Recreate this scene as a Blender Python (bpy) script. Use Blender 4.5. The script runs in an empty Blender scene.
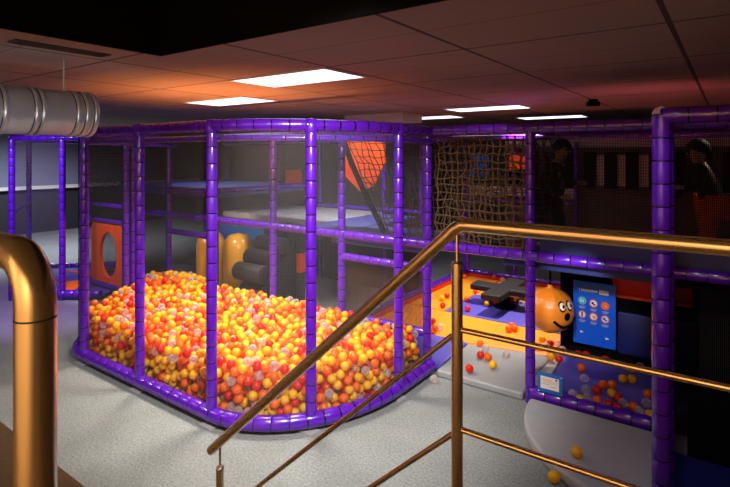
import bpy, bmesh, math, random
import numpy as np
from mathutils import Vector, Matrix, Quaternion
random.seed(7)
SC = bpy.context.scene
COL = SC.collection
PI = math.pi

# ------------------------------------------------------------------ materials
def new_mat(name):
    m = bpy.data.materials.new(name); m.use_nodes = True
    nt = m.node_tree; nt.nodes.clear()
    out = nt.nodes.new('ShaderNodeOutputMaterial')
    return m, nt, out

def principled(nt, color, rough=.5, metal=0., coat=0., spec=.5):
    b = nt.nodes.new('ShaderNodeBsdfPrincipled')
    b.inputs['Base Color'].default_value = (*color, 1)
    b.inputs['Roughness'].default_value = rough
    b.inputs['Metallic'].default_value = metal
    b.inputs['Coat Weight'].default_value = coat
    b.inputs['Specular IOR Level'].default_value = spec
    return b

def math_node(nt, op, a, b=None):
    n = nt.nodes.new('ShaderNodeMath'); n.operation = op
    for k, v in enumerate((a, b)):
        if v is None: continue
        if isinstance(v, (int, float)): n.inputs[k].default_value = v
        else: nt.links.new(v, n.inputs[k])
    return n.outputs[0]

def plain(name, color, rough=.5, metal=0., coat=0., noise=.12, nscale=14., spec=.5, bump=0.):
    """a procedural paint / vinyl / foam with slight tonal variation"""
    m, nt, out = new_mat(name)
    b = principled(nt, color, rough, metal, coat, spec)
    tc = nt.nodes.new('ShaderNodeTexCoord')
    nz = nt.nodes.new('ShaderNodeTexNoise'); nz.inputs['Scale'].default_value = nscale
    nz.inputs['Detail'].default_value = 4
    nt.links.new(tc.outputs['Object'], nz.inputs['Vector'])
    mx = nt.nodes.new('ShaderNodeMix'); mx.data_type = 'RGBA'
    mx.inputs[6].default_value = (*[c * (1 - noise) for c in color], 1)
    mx.inputs[7].default_value = (*[min(1, c * (1 + noise)) for c in color], 1)
    nt.links.new(nz.outputs['Fac'], mx.inputs[0])
    nt.links.new(mx.outputs[2], b.inputs['Base Color'])
    if bump:
        bp = nt.nodes.new('ShaderNodeBump'); bp.inputs['Strength'].default_value = bump
        bp.inputs['Distance'].default_value = .004
        nt.links.new(nz.outputs['Fac'], bp.inputs['Height'])
        nt.links.new(bp.outputs[0], b.inputs['Normal'])
    nt.links.new(b.outputs[0], out.inputs[0])
    return m

def padded_tube_mat(name, color, seam=(.008, .002, .03), period=.135):
    """glossy vinyl sleeve with dark ties, V of the UV map runs in metres along the tube"""
    m, nt, out = new_mat(name)
    b = principled(nt, color, .27, 0, .35)
    b.inputs['Coat Roughness'].default_value = .12
    uv = nt.nodes.new('ShaderNodeUVMap')
    sp = nt.nodes.new('ShaderNodeSeparateXYZ'); nt.links.new(uv.outputs[0], sp.inputs[0])
    fr = math_node(nt, 'FRACT', math_node(nt, 'DIVIDE', sp.outputs[1], period))
    msk = math_node(nt, 'LESS_THAN', fr, .07)
    mx = nt.nodes.new('ShaderNodeMix'); mx.data_type = 'RGBA'
    mx.inputs[6].default_value = (*color, 1); mx.inputs[7].default_value = (*seam, 1)
    nt.links.new(msk, mx.inputs[0]); nt.links.new(mx.outputs[2], b.inputs['Base Color'])
    tc = nt.nodes.new('ShaderNodeTexCoord')
    nz = nt.nodes.new('ShaderNodeTexNoise'); nz.inputs['Scale'].default_value = 22
    nt.links.new(tc.outputs['Object'], nz.inputs['Vector'])
    bp = nt.nodes.new('ShaderNodeBump'); bp.inputs['Strength'].default_value = .25; bp.inputs['Distance'].default_value = .01
    nt.links.new(nz.outputs['Fac'], bp.inputs['Height']); nt.links.new(bp.outputs[0], b.inputs['Normal'])
    nt.links.new(b.outputs[0], out.inputs[0])
    return m

def net_mat(name, color, cover, cell=.03):
    """knotless black safety net: square mesh of threads, transparent between them (UV in metres)"""
    m, nt, out = new_mat(name)
    b = nt.nodes.new('ShaderNodeBsdfDiffuse'); b.inputs[0].default_value = (*color, 1)
    tr = nt.nodes.new('ShaderNodeBsdfTransparent')
    uv = nt.nodes.new('ShaderNodeUVMap')
    sp = nt.nodes.new('ShaderNodeSeparateXYZ'); nt.links.new(uv.outputs[0], sp.inputs[0])
    w = 1 - math.sqrt(1 - cover)
    a = math_node(nt, 'LESS_THAN', math_node(nt, 'FRACT', math_node(nt, 'DIVIDE', sp.outputs[0], cell)), w)
    c = math_node(nt, 'LESS_THAN', math_node(nt, 'FRACT', math_node(nt, 'DIVIDE', sp.outputs[1], cell)), w)
    f = math_node(nt, 'MAXIMUM', a, c)
    mx = nt.nodes.new('ShaderNodeMixShader')
    nt.links.new(f, mx.inputs[0]); nt.links.new(tr.outputs[0], mx.inputs[1]); nt.links.new(b.outputs[0], mx.inputs[2])
    nt.links.new(mx.outputs[0], out.inputs[0])
    return m

def ball_mat(name, color, glow=.3, clear=0.):
    m, nt, out = new_mat(name)
    b = principled(nt, color, .28, 0, .15)
    t = nt.nodes.new('ShaderNodeBsdfTranslucent'); t.inputs[0].default_value = (*color, 1)
    mx = nt.nodes.new('ShaderNodeMixShader'); mx.inputs[0].default_value = glow
    nt.links.new(b.outputs[0], mx.inputs[1]); nt.links.new(t.outputs[0], mx.inputs[2])
    last = mx.outputs[0]
    if clear:
        tr = nt.nodes.new('ShaderNodeBsdfTransparent'); tr.inputs[0].default_value = (.95, .95, .97, 1)
        lw = nt.nodes.new('ShaderNodeLayerWeight'); lw.inputs[0].default_value = .35
        f = math_node(nt, 'MULTIPLY', math_node(nt, 'SUBTRACT', 1.0, lw.outputs['Facing']), clear)
        m2 = nt.nodes.new('ShaderNodeMixShader')
        nt.links.new(f, m2.inputs[0]); nt.links.new(last, m2.inputs[1]); nt.links.new(tr.outputs[0], m2.inputs[2])
        last = m2.outputs[0]
    nt.links.new(last, out.inputs[0])
    return m

def emit_mat(name, color, strength):
    m, nt, out = new_mat(name)
    e = nt.nodes.new('ShaderNodeEmission'); e.inputs[0].default_value = (*color, 1); e.inputs[1].default_value = strength
    nt.links.new(e.outputs[0], out.inputs[0])
    return m

def carpet_mat(name, c0, c1, scale=55.):
    m, nt, out = new_mat(name)
    b = principled(nt, c0, .95, spec=.15)
    tc = nt.nodes.new('ShaderNodeTexCoord')
    n1 = nt.nodes.new('ShaderNodeTexNoise'); n1.inputs['Scale'].default_value = scale; n1.inputs['Detail'].default_value = 6
    n1.inputs['Roughness'].default_value = .75
    n2 = nt.nodes.new('ShaderNodeTexNoise'); n2.inputs['Scale'].default_value = 2.3; n2.inputs['Detail'].default_value = 3
    nt.links.new(tc.outputs['Object'], n1.inputs['Vector']); nt.links.new(tc.outputs['Object'], n2.inputs['Vector'])
    r = nt.nodes.new('ShaderNodeValToRGB')
    r.color_ramp.elements[0].position = .32; r.color_ramp.elements[0].color = (*c0, 1)
    r.color_ramp.elements[1].position = .68; r.color_ramp.elements[1].color = (*c1, 1)
    nt.links.new(n1.outputs['Fac'], r.inputs[0])
    mx = nt.nodes.new('ShaderNodeMix'); mx.data_type = 'RGBA'; mx.blend_type = 'MULTIPLY'; mx.inputs[0].default_value = .35
    nt.links.new(r.outputs[0], mx.inputs[6]); nt.links.new(n2.outputs['Fac'], mx.inputs[7])
    nt.links.new(mx.outputs[2], b.inputs['Base Color'])
    bp = nt.nodes.new('ShaderNodeBump'); bp.inputs['Strength'].default_value = .4; bp.inputs['Distance'].default_value = .004
    nt.links.new(n1.outputs['Fac'], bp.inputs['Height']); nt.links.new(bp.outputs[0], b.inputs['Normal'])
    nt.links.new(b.outputs[0], out.inputs[0])
    return m

def ceiling_mat():
    m, nt, out = new_mat('ceiling_tiles')
    b = principled(nt, (.5, .46, .44), .8, spec=.3)
    tc = nt.nodes.new('ShaderNodeTexCoord')
    sp = nt.nodes.new('ShaderNodeSeparateXYZ'); nt.links.new(tc.outputs['Object'], sp.inputs[0])
    fx = math_node(nt, 'FRACT', math_node(nt, 'DIVIDE', math_node(nt, 'ADD', sp.outputs[0], 41.09), 1.2))
    fy = math_node(nt, 'FRACT', math_node(nt, 'DIVIDE', math_node(nt, 'ADD', sp.outputs[1], 38.8), 1.2))
    g = math_node(nt, 'MAXIMUM', math_node(nt, 'LESS_THAN', fx, .024), math_node(nt, 'LESS_THAN', fy, .02))
    fy2 = math_node(nt, 'FRACT', math_node(nt, 'DIVIDE', math_node(nt, 'ADD', sp.outputs[1], 38.8), .6))
    g2 = math_node(nt, 'MULTIPLY', math_node(nt, 'LESS_THAN', fy2, .024), .5)
    g = math_node(nt, 'MAXIMUM', g, g2)
    nz = nt.nodes.new('ShaderNodeTexNoise'); nz.inputs['Scale'].default_value = 60
    nt.links.new(tc.outputs['Object'], nz.inputs['Vector'])
    mx0 = nt.nodes.new('ShaderNodeMix'); mx0.data_type = 'RGBA'
    mx0.inputs[6].default_value = (.27, .20, .175, 1); mx0.inputs[7].default_value = (.35, .26, .23, 1)
    nt.links.new(nz.outputs['Fac'], mx0.inputs[0])
    mx = nt.nodes.new('ShaderNodeMix'); mx.data_type = 'RGBA'
    nt.links.new(g, mx.inputs[0]); nt.links.new(mx0.outputs[2], mx.inputs[6]); mx.inputs[7].default_value = (.06, .045, .042, 1)
    nt.links.new(mx.outputs[2], b.inputs['Base Color'])
    nt.links.new(b.outputs[0], out.inputs[0])
    return m

def brushed_mat(name, color, rough):
    m, nt, out = new_mat(name)
    b = principled(nt, color, rough, .84)
    tc = nt.nodes.new('ShaderNodeTexCoord')
    nz = nt.nodes.new('ShaderNodeTexNoise'); nz.inputs['Scale'].default_value = 90
    nt.links.new(tc.outputs['Object'], nz.inputs['Vector'])
    mr = nt.nodes.new('ShaderNodeMapRange'); mr.inputs[3].default_value = rough * .97; mr.inputs[4].default_value = rough * 1.03
    nt.links.new(nz.outputs['Fac'], mr.inputs[0]); nt.links.new(mr.outputs[0], b.inputs['Roughness'])
    nt.links.new(b.outputs[0], out.inputs[0])
    return m

M = dict(
    purple=padded_tube_mat('purple_vinyl', (.082, .007, .39)),
    carpet=carpet_mat('grey_carpet', (.13, .15, .157), (.33, .355, .36)),
    brown=carpet_mat('brown_floor', (.06, .034, .016), (.10, .058, .028), 30),
    ceiling=ceiling_mat(),
    black=plain('black_paint', (.003, .003, .0035), .9, spec=.05),
    darkwall=plain('dark_wall', (.05, .05, .058), .8),
    bluewall=plain('blue_grey_wall', (.16, .18, .27), .8),
    whitewall=plain('white_wall', (.62, .62, .62), .7),
    wains=plain('dark_wainscot', (.018, .02, .026), .6),
    brass=brushed_mat('brass_steel', (.95, .77, .52), .25),
    steel=brushed_mat('bright_steel', (.62, .58, .54), .22),
    zinc=plain('galvanised_steel', (.40, .43, .47), .36, metal=.55, noise=.2, nscale=7),
    zincdark=brushed_mat('dark_zinc', (.07, .065, .06), .4),
    net=net_mat('black_net', (.06, .06, .065), .20, .012),
    nethaze=net_mat('haze_net', (.13, .13, .14), .17, .011),  # black netting; its pale haze is put into the grey thread colour
    netdark=net_mat('dense_black_net', (.010, .010, .012), .64, .012),  # cover thickened so it also dims what stands behind
    ventbrown=plain('vent_brown', (.045, .03, .025), .8), ramp_grey=plain('ramp_grey', (.23, .245, .27), .55),
    netblack=net_mat('shade_net', (.004, .004, .005), .80, .012),  # cover raised to put the darkness of the right interior into the net
    warmwall=plain('warm_wall', (.78, .52, .28), .8),
    netbrown=net_mat('brown_net', (.045, .025, .017), .7, .012),
    orange_pad=plain('orange_vinyl', (.95, .105, .008), .4),
    red_pad=plain('red_vinyl', (.72, .04, .006), .4),
    yellow_mat=plain('yellow_mat', (.88, .25, .006), .5),
    orange_mat=plain('orange_mat', (.80, .16, .01), .5),
    blue_mat=plain('violet_blue_mat', (.085, .07, .44), .45),
    navy=plain('navy_mat', (.004, .009, .12), .5),
    bright_blue=plain('bright_blue', (.004, .13, .52), .45),
    blue_roll=plain('blue_vinyl', (.006, .10, .38), .35, coat=.3),
    yellow_roll=plain('yellow_vinyl', (.62, .30, .012), .32, coat=.4),
    foam=plain('charcoal_vinyl', (.014, .013, .015), .6, spec=.3),
    deckgrey=plain('deck_grey', (.30, .30, .32), .6),
    deckblue=plain('deck_blue', (.05, .06, .26), .55),
    grey_mat=plain('grey_mat', (.36, .375, .40), .5),
    rope=plain('brown_rope', (.085, .046, .018), .9, noise=.4, nscale=60),
    led=emit_mat('led_panel', (.93, .90, 1.0), 2.2),
    ledframe=plain('white_frame', (.75, .75, .78), .5),
    skin=plain('skin', (.55, .30, .20), .5), hair=plain('dark_hair', (.008, .006, .005), .6),
    blackcloth=plain('black_cloth', (.008, .008, .010), .9), orangecloth=plain('orange_cloth', (.80, .085, .012), .85),
    signblue=plain('sign_blue', (.0, .10, .72), .35, noise=.03), paper=plain('white_paper', (.8, .78, .74), .6, noise=.05),
    lightblue=plain('light_blue_print', (.03, .42, .75), .5), sgreen=plain('green_print', (.16, .55, .25), .5),
    sorange=plain('orange_print', (.85, .12, .02), .5), sdark=plain('dark_print', (.01, .04, .10), .5),
    pink=plain('pink_print', (.85, .42, .34), .6), greyprint=plain('grey_print', (.45, .43, .43), .6),
    bagorange=plain('bag_orange', (.85, .24, .015), .38, coat=.2, nscale=5),
    b_yellow=ball_mat('yellow_ball', (.95, .56, .010), .4), b_orange=ball_mat('orange_ball', (.95, .19, .006), .4),
    b_red=ball_mat('red_ball', (.78, .020, .008), .4), b_clear=ball_mat('clear_ball', (.72, .60, .62), .35, .75),
)

# ------------------------------------------------------------------ mesh helpers
class MB:
    def __init__(s): s.v, s.f, s.uv, s.mi, s.sm = [], [], [], [], []
    def add(s, verts, faces, uvs=None, mi=0, smooth=False):
        o = len(s.v); s.v += [tuple(p) for p in verts]
        for k, f in enumerate(faces):
            s.f.append([i + o for i in f]); s.mi.append(mi); s.sm.append(smooth)
            s.uv.append(uvs[k] if uvs else [(0, .1)] * len(f))
        return s
    def box(s, x0, x1, y0, y1, z0, z1, mi=0, bev=0.):
        if bev:
            bm = bmesh.new(); bmesh.ops.create_cube(bm, size=1)
            for v in bm.verts:
                v.co = ((x0 + x1) / 2 + v.co.x * (x1 - x0), (y0 + y1) / 2 + v.co.y * (y1 - y0), (z0 + z1) / 2 + v.co.z * (z1 - z0))
            bmesh.ops.bevel(bm, geom=bm.edges[:], offset=bev, segments=3, profile=.5, affect='EDGES')
            bm.verts.index_update()
            s.add([v.co[:] for v in bm.verts], [[v.index for v in f.verts] for f in bm.faces], mi=mi, smooth=True)
            bm.free(); return s
        v = [(x, y, z) for z in (z0, z1) for y in (y0, y1) for x in (x0, x1)]
        return s.add(v, [(0, 2, 3, 1), (4, 5, 7, 6), (0, 1, 5, 4), (2, 6, 7, 3), (0, 4, 6, 2), (1, 3, 7, 5)], mi=mi)
    def prism(s, poly, z0, z1, mi=0):
        """poly may hold (x, y) or (x, y, top z)"""
        n = len(poly)
        v = [(p[0], p[1], z0) for p in poly] + [(p[0], p[1], p[2] if len(p) > 2 else z1) for p in poly]
        f = [list(range(n))[::-1], list(range(n, 2 * n))] + [(i, (i + 1) % n, n + (i + 1) % n, n + i) for i in range(n)]
        return s.add(v, f, mi=mi)
    def tube(s, path, r, seg=14, mi=0, caps=True, pad=0.):
        P = [Vector(p) for p in path]
        if pad:   # resample and pinch at every tie
            L = [0.]
            for a, b in zip(P, P[1:]): L.append(L[-1] + (b - a).length)
            T = L[-1]; st = set([0., T]); k = 0
            while k * pad < T:
                for q in (0, .03, .09, .5, .94): st.add(min(T, (k + q) * pad))
                k += 1
            for q in L: st.add(q)
            st = sorted(st); st = [st[0]] + [b for a, b in zip(st, st[1:]) if b - a > 1e-4]
            Q, R, V = [], [], []
            for t in st:
                j = max(0, min(len(L) - 2, next((i for i in range(len(L) - 1) if L[i + 1] >= t - 1e-9), len(L) - 2)))
                u = (t - L[j]) / max(1e-9, L[j + 1] - L[j])
                Q.append(P[j].lerp(P[j + 1], u)); fr = (t / pad) % 1
                R.append(r * (.945 if fr < .05 or fr > .97 else (1.0 if .3 < fr < .7 else .985))); V.append(t)
            P, rad = Q, R
        else:
            rad = [r] * len(P) if isinstance(r, (int, float)) else list(r)
            V = [0.]
            for a, b in zip(P, P[1:]): V.append(V[-1] + (b - a).length)
        n = len(P); tang = []
        for i in range(n):
            a = P[max(0, i - 1)]; b = P[min(n - 1, i + 1)]; tang.append((b - a).normalized())
        ref = Vector((0, 0, 1)) if abs(tang[0].z) < .9 else Vector((1, 0, 0))
        u = tang[0].cross(ref).normalized(); verts, faces, uvs = [], [], []
        for i in range(n):
            if i:
                q = tang[i - 1].rotation_difference(tang[i]); u = (q @ u).normalized()
            w = tang[i].cross(u)
            for k in range(seg):
                a = 2 * PI * k / seg
                verts.append(P[i] + (u * math.cos(a) + w * math.sin(a)) * rad[i])
        for i in range(n - 1):
            for k in range(seg):
                k2 = (k + 1) % seg
                faces.append((i * seg + k, i * seg + k2, (i + 1) * seg + k2, (i + 1) * seg + k))
                uvs.append([(k / seg, V[i]), ((k + 1) / seg, V[i]), ((k + 1) / seg, V[i + 1]), (k / seg, V[i + 1])])
        s.add(verts, faces, uvs, mi, True)
        if caps:
            s.add([verts[k] for k in range(seg)], [list(range(seg))[::-1]], mi=mi)
            s.add([verts[(n - 1) * seg + k] for k in range(seg)], [list(range(seg))], mi=mi)
        return s
    def lathe(s, prof, c=(0, 0, 0), seg=28, mi=0, axis='z'):
        v, f = [], []
        for (r, h) in prof:
            for k in range(seg):
                a = 2 * PI * k / seg; x, y, z = r * math.cos(a), r * math.sin(a), h
                if axis == 'x': x, y, z = z, x, y
                if axis == 'y': x, y, z = y, z, x
                v.append((c[0] + x, c[1] + y, c[2] + z))
        for i in range(len(prof) - 1):
            for k in range(seg):
                k2 = (k + 1) % seg; f.append((i * seg + k, i * seg + k2, (i + 1) * seg + k2, (i + 1) * seg + k))
        return s.add(v, f, mi=mi, smooth=True)
    def strip(s, pts, z0, z1, mi=0):
        """upright panel over a polyline, UV in metres"""
        d = 0.
        for a, b in zip(pts, pts[1:]):
            l = math.dist(a, b)
            s.add([(*a, z0), (*b, z0), (*b, z1), (*a, z1)], [(0, 1, 2, 3)], [[(d, z0), (d + l, z0), (d + l, z1), (d, z1)]], mi)
            d += l
        return s
    def build(s, name, mat, parent=None, loc=None):
        me = bpy.data.meshes.new(name); me.from_pydata(s.v, [], s.f)
        for m in (mat if isinstance(mat, (list, tuple)) else [mat]): me.materials.append(m)
        me.polygons.foreach_set('material_index', s.mi); me.polygons.foreach_set('use_smooth', s.sm)
        ul = me.uv_layers.new(name='UVMap')
        ul.data.foreach_set('uv', [c for f in s.uv for p in f for c in p])
        me.update()
        o = bpy.data.objects.new(name, me); COL.objects.link(o)
        if loc: o.location = loc
        if parent:
            o.parent = parent
            if not loc: o.location = -parent.location if not parent.parent else (0, 0, 0)   # geometry was given in world metres
        return o

def tag(o, label=None, cat=None, group=None, kind=None):
    for k, v in (('label', label), ('category', cat), ('group', group), ('kind', kind)):
        if v: o[k] = v
    return o
def thing(name, loc, label, cat, group=None):
    o = bpy.data.objects.new(name, None); COL.objects.link(o); o.location = loc; o.empty_display_size = .1
    return tag(o, label, cat, group)
def struct(o): o['kind'] = 'structure'; return o
def arc(cx, cy, rx, ry, a0, a1, n): return [(cx + rx * math.cos(a0 + (a1 - a0) * i / n), cy + ry * math.sin(a0 + (a1 - a0) * i / n)) for i in range(n + 1)]
def at3(pts, z): return [(p[0], p[1], z) for p in pts]

# ------------------------------------------------------------------ camera
cam = bpy.data.cameras.new('camera'); co = bpy.data.objects.new('camera', cam); COL.objects.link(co)
co.location = (0, 0, 2.2); co.rotation_euler = (PI / 2, 0, math.radians(35.74))
cam.sensor_width = 36; cam.lens = 510 / 730 * 36; cam.shift_y = -88.5 / 730; cam.clip_start = .05
SC.camera = co

# ------------------------------------------------------------------ room shell
CZ = 2.92
XL, XR, YB, YF = -16.0, 4.0, 11.6, -3.0
VX, VY = -3.38, 2.15                       # corner of the dark stairwell opening in the ceiling
struct(MB().box(XL, XR, 1.66, YB, -.1, 0).build('floor', M['carpet']))
struct(MB().box(XL, XR, YF, 1.66, -.1, 0).build('floor', M['brown']))
c = MB(); c.box(XL, XR, VY, YB, CZ, CZ + .006); c.box(XL, VX, YF, VY, CZ, CZ + .006)
struct(c.build('ceiling', M['ceiling']))
struct(MB().box(VX, XR, YF, VY, 4.2, 4.26).build('ceiling', M['black']))
struct(MB().box(VX, VX + .02, YF, VY, CZ - .001, 4.2).build('trim_1', M['black']))
struct(MB().box(VX + .02, XR, VY - .02, VY, CZ - .001, 4.2).build('trim_2', M['black']))
w = MB(); w.box(XL - .1, XL, YF, YB, 0, 1.24, 0); w.box(XL - .1, XL, YF, YB, 1.24, CZ, 1)
struct(w.build('wall_left', [M['wains'], M['bluewall']]))
struct(MB().box(XL, XL + .22, 2.2, YB, 1.24, 1.33).build('trim_3', M['whitewall']))
struct(MB().box(XL, XR, YB, YB + .1, 0, CZ).build('wall_back', M['darkwall']))
struct(MB().box(XR, XR + .1, YF, YB, 0, 4.26).build('wall_right', M['darkwall']))
struct(MB().box(XL, XR, YF - .1, YF, 0, 4.26).build('wall_front', M['warmwall']))
struct(MB().box(-5.75, -4.5, 7.35, 8.0, 2.775, CZ).build('trim_4', M['whitewall']))
# landing the stairs come down from
struct(MB().box(-.80, XR, .15, 1.80, 0, .94).build('floor', M['brown']))
s_ = MB()
for k in range(5): s_.box(-.80 - .20 * (k + 1), -.80 - .20 * k, .2, 1.78, 0, .94 - .18 * (k + 1) + .02)
struct(s_.build('trim_5', M['brown']))

def ceiling_light(cx, cy, label):
    t = thing('ceiling_light', (cx, cy, CZ), label, 'ceiling light', 'square led panels in the ceiling')
    f = MB()
    for (a, b, c_, d) in ((-.6, .6, -.3, -.28), (-.6, .6, .28, .3), (-.6, -.58, -.28, .28), (.58, .6, -.28, .28)):
        f.box(cx + a, cx + b, cy + c_, cy + d, CZ - .012, CZ + .0)
    f.build('frame', M['ledframe'], t)
    MB().box(cx - .58, cx + .58, cy - .28, cy + .28, CZ - .009, CZ - .002).build('diffuser', M['led'], t)
ceiling_light(-3.31, 3.50, 'large bright LED ceiling panel above the ball pit, nearest of the lit panels')
ceiling_light(-5.45, 4.48, 'lit LED ceiling panel to the left of the ball pit, close behind the duct end')
ceiling_light(-3.05, 7.45, 'lit LED ceiling panel seen as a thin strip left of the small ceiling sensor')
ceiling_light(-2.77, 9.90, 'farthest thin lit ceiling panel directly above the top rail of the right play frame')
ceiling_light(-4.70, 8.65, 'thin lit ceiling panel just right of the white ceiling box')
v = MB(); v.box(-3.73, -3.60, 1.30, 1.90, CZ - .008, CZ + .0)
for k in range(4): v.box(-3.72 + k * .03, -3.71 + k * .03, 1.32, 1.88, CZ - .012, CZ - .006)
tag(v.build('ceiling_vent', M['ventbrown']), 'long dark slotted air vent in the brown ceiling above the duct', 'vent')
t = thing('ceiling_sensor', (-1.46, 7.09, CZ), 'small black sensor fixed under the ceiling tiles', 'sensor')
MB().lathe([(0, 0), (.055, 0), (.055, -.03), (.0, -.03)], (-1.46, 7.09, CZ), 16).build('base', M['black'], t)
MB().box(-1.54, -1.38, 7.05, 7.13, CZ - .085, CZ - .03, bev=.012).build('housing', M['black'], t)

# ------------------------------------------------------------------ ventilation duct (axis along +y)
def duct():
    cx, cz, r = -4.10, 2.515, .168
    t = thing('ventilation_duct', (cx, 2.6, cz), 'round galvanised steel ventilation duct with rolled joints under the ceiling', 'duct')
    y1, y0 = 1.97, 1.37
    ss = MB().lathe([(r, y0), (r, y0 + .2), (r * 1.0, y1)], (cx, 0, cz), 40, axis='y').build('straight_section', M['zinc'], t)
    el = [(cx, y0 + .02, cz)] + [(cx - .38 + .38 * math.cos(a), y0 - .38 * math.sin(a), cz) for a in [PI / 2 * k / 8 for k in range(9)]] + [(cx - 1.4, y0 - .38, cz)]
    MB().tube(el, r * .985, 40, caps=False).build('elbow', M['zinc'], t)
    MB().lathe([(0, y1), (r * .97, y1), (r, y1 - .01)], (cx, 0, cz), 40, axis='y').build('end_cap', M['zinc'], t)
    for y in (y0, y0 + .19, y0 + .235, y1 - .13, y1 - .065, y1):
        MB().lathe([(r, y - .018), (r + .007, y - .012), (r + .009, y), (r + .007, y + .012), (r, y + .018)], (cx, 0, cz), 40, axis='y').build('joint_ring', M['zinc'], ss)
        MB().lathe([(r, y - .024), (r + .003, y - .018)], (cx, 0, cz), 40, axis='y').build('dark_seal', M['zincdark'], ss)
    MB().tube([(cx, 1.8, CZ), (cx, 1.8, cz + r)], .006, 8).build('hanger_rod', M['zinc'], t)
duct()

# ------------------------------------------------------------------ railings
def rail_z(x): return 1.945 - max(0., (-.81 - x)) * .915
YR = 1.72
def stair_railing():
    t = thing('stair_railing', (-.82, YR, .94), 'brass coloured stair railing sloping down across the ball pit, straight to the right', 'railing')
    def run(off, x_low, x_hi, r, name):
        p = [(x_low, YR, rail_z(x_low) + off), (-.86, YR, rail_z(-.86) + off), (-.83, YR, rail_z(-.83) + off + .002), (-.80, YR, 1.945 + off), (-.76, YR, 1.945 + off), (x_hi, YR, 1.945 + off)]
        MB().tube(p, r, 20).build(name, M['brass'], t)
    run(0, -2.245, 1.6, .0245, 'handrail')
    for k, off in enumerate((-.385, -.75)):
        for (a, b) in ((-2.14, -.842), (-.800, 1.6)):
            if a < -.85: p = [(a, YR, rail_z(a) + off), (b, YR, rail_z(b) + off)]
            else: p = [(a, YR, 1.945 + off), (b, YR, 1.945 + off)]
            MB().tube(p, .0105, 12).build('infill_bar', M['brass'], t)
    for x, zb in ((-.821, .94), (-2.17, .0), (1.55, .94)):
        zt = rail_z(x)
        po = MB().tube([(x, YR, zb), (x, YR, zt - .135)], .0212, 20, caps=False).build('post', M['brass'], t)
        MB().lathe([(.0212, zt - .137), (.0205, zt - .131), (.016, zt - .126), (0, zt - .125)], (x, YR, 0), 20).build('post_cap', M['steel'], po)
        MB().tube([(x, YR, zt - .13), (x, YR, zt - .015)], .0065, 10).build('stem', M['brass'], po)
stair_railing()
def near_rail():
    x0, y0, zt, r = -.643, .252, 2.082, .0212
    t = thing('handrail', (x0, y0, .94), 'thick gold coloured bent handrail end close to the camera at the left edge', 'railing')
    R = .055
    bend = [(x0 - R + R * math.cos(a), y0, zt - R + R * math.sin(a)) for a in [PI / 2 * k / 12 for k in range(13)]]
    MB().tube([(x0, y0, .94), (x0, y0, zt - R - .012)], r, 32).build('post', M['brass'], t)
    MB().tube([(x0, y0, zt - R - .0125), (x0, y0, zt - R - .0105)], r * 1.02, 32).build('weld_seam', M['zincdark'], t)
    MB().tube([(x0, y0, zt - R - .0105)] + bend + [(-.95, y0, zt), (-1.0, y0, zt - .03), (-2.2, y0, zt - 1.12)], r, 32).build('bent_rail', M['brass'], t)
near_rail()

# ------------------------------------------------------------------ ball pit enclosure
PT = .044
Z1 = 2.44
front = [(-5.57, 2.65), (-4.51, 2.65), (-3.45, 2.65)]
EC = arc(-3.45, 3.94, .99, 1.29, -PI / 2, 0, 14)
corner = arc(-5.57, 3.25, .62, .60, -PI / 2, -PI, 8)
leftwall = corner + [(-6.38, 3.55), (-6.95, 4.55)]
loop = leftwall[::-1] + [(-4.51, 2.65)] + EC + [(-2.46, 4.55)]
pit = thing('ball_pit_enclosure', (-4.2, 3.4, 0), 'purple padded frame with black netting that encloses the ball pit', 'ball pit frame')
def post(x, y, z0, z1, parent, r=PT, name='post'):
    return MB().tube([(x, y, z0), (x, y, z1)], r, 14, pad=.135).build(name, M['purple'], parent)
def rail(pts, parent, r=.044, name='rail'):
    return MB().tube(pts, r, 14, pad=.135).build(name, M['purple'], parent)
mid = EC[7]
for (x, y) in ((-6.36, 3.54), (-6.47, 3.70)): post(x, y, .1, Z1, pit)
rail(at3(loop, Z1), pit, .05, 'top_rail')
rail(at3([(p[0] * .985 - .06, p[1] + .09) for p in loop], Z1 - .10), pit, .026, 'net_rail')
rail(at3(loop, .085), pit, .062, 'base_rail')
for x, y in front + [(-2.73, 3.055), (-2.46, 3.94)]:
    po = post(x, y, .1, Z1, pit)
    MB().lathe([(0, Z1 + .056), (.05, Z1 + .045), (.058, Z1), (.058, Z1 - .03), (.05, Z1 - .06)], (x, y, 0), 18).build('corner_cap', M['purple'], po)
    MB().box(x - .07, x + .07, y - .075, y + .03, 0, .012).build('foot_plate', M['deckgrey'], po)
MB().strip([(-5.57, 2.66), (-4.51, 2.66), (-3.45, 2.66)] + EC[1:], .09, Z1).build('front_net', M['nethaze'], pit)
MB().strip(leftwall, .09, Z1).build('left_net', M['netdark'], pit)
MB().strip([(-2.46, 3.94), (-2.46, 4.5)], .09, Z1).build('right_net', M['net'], pit)

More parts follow.
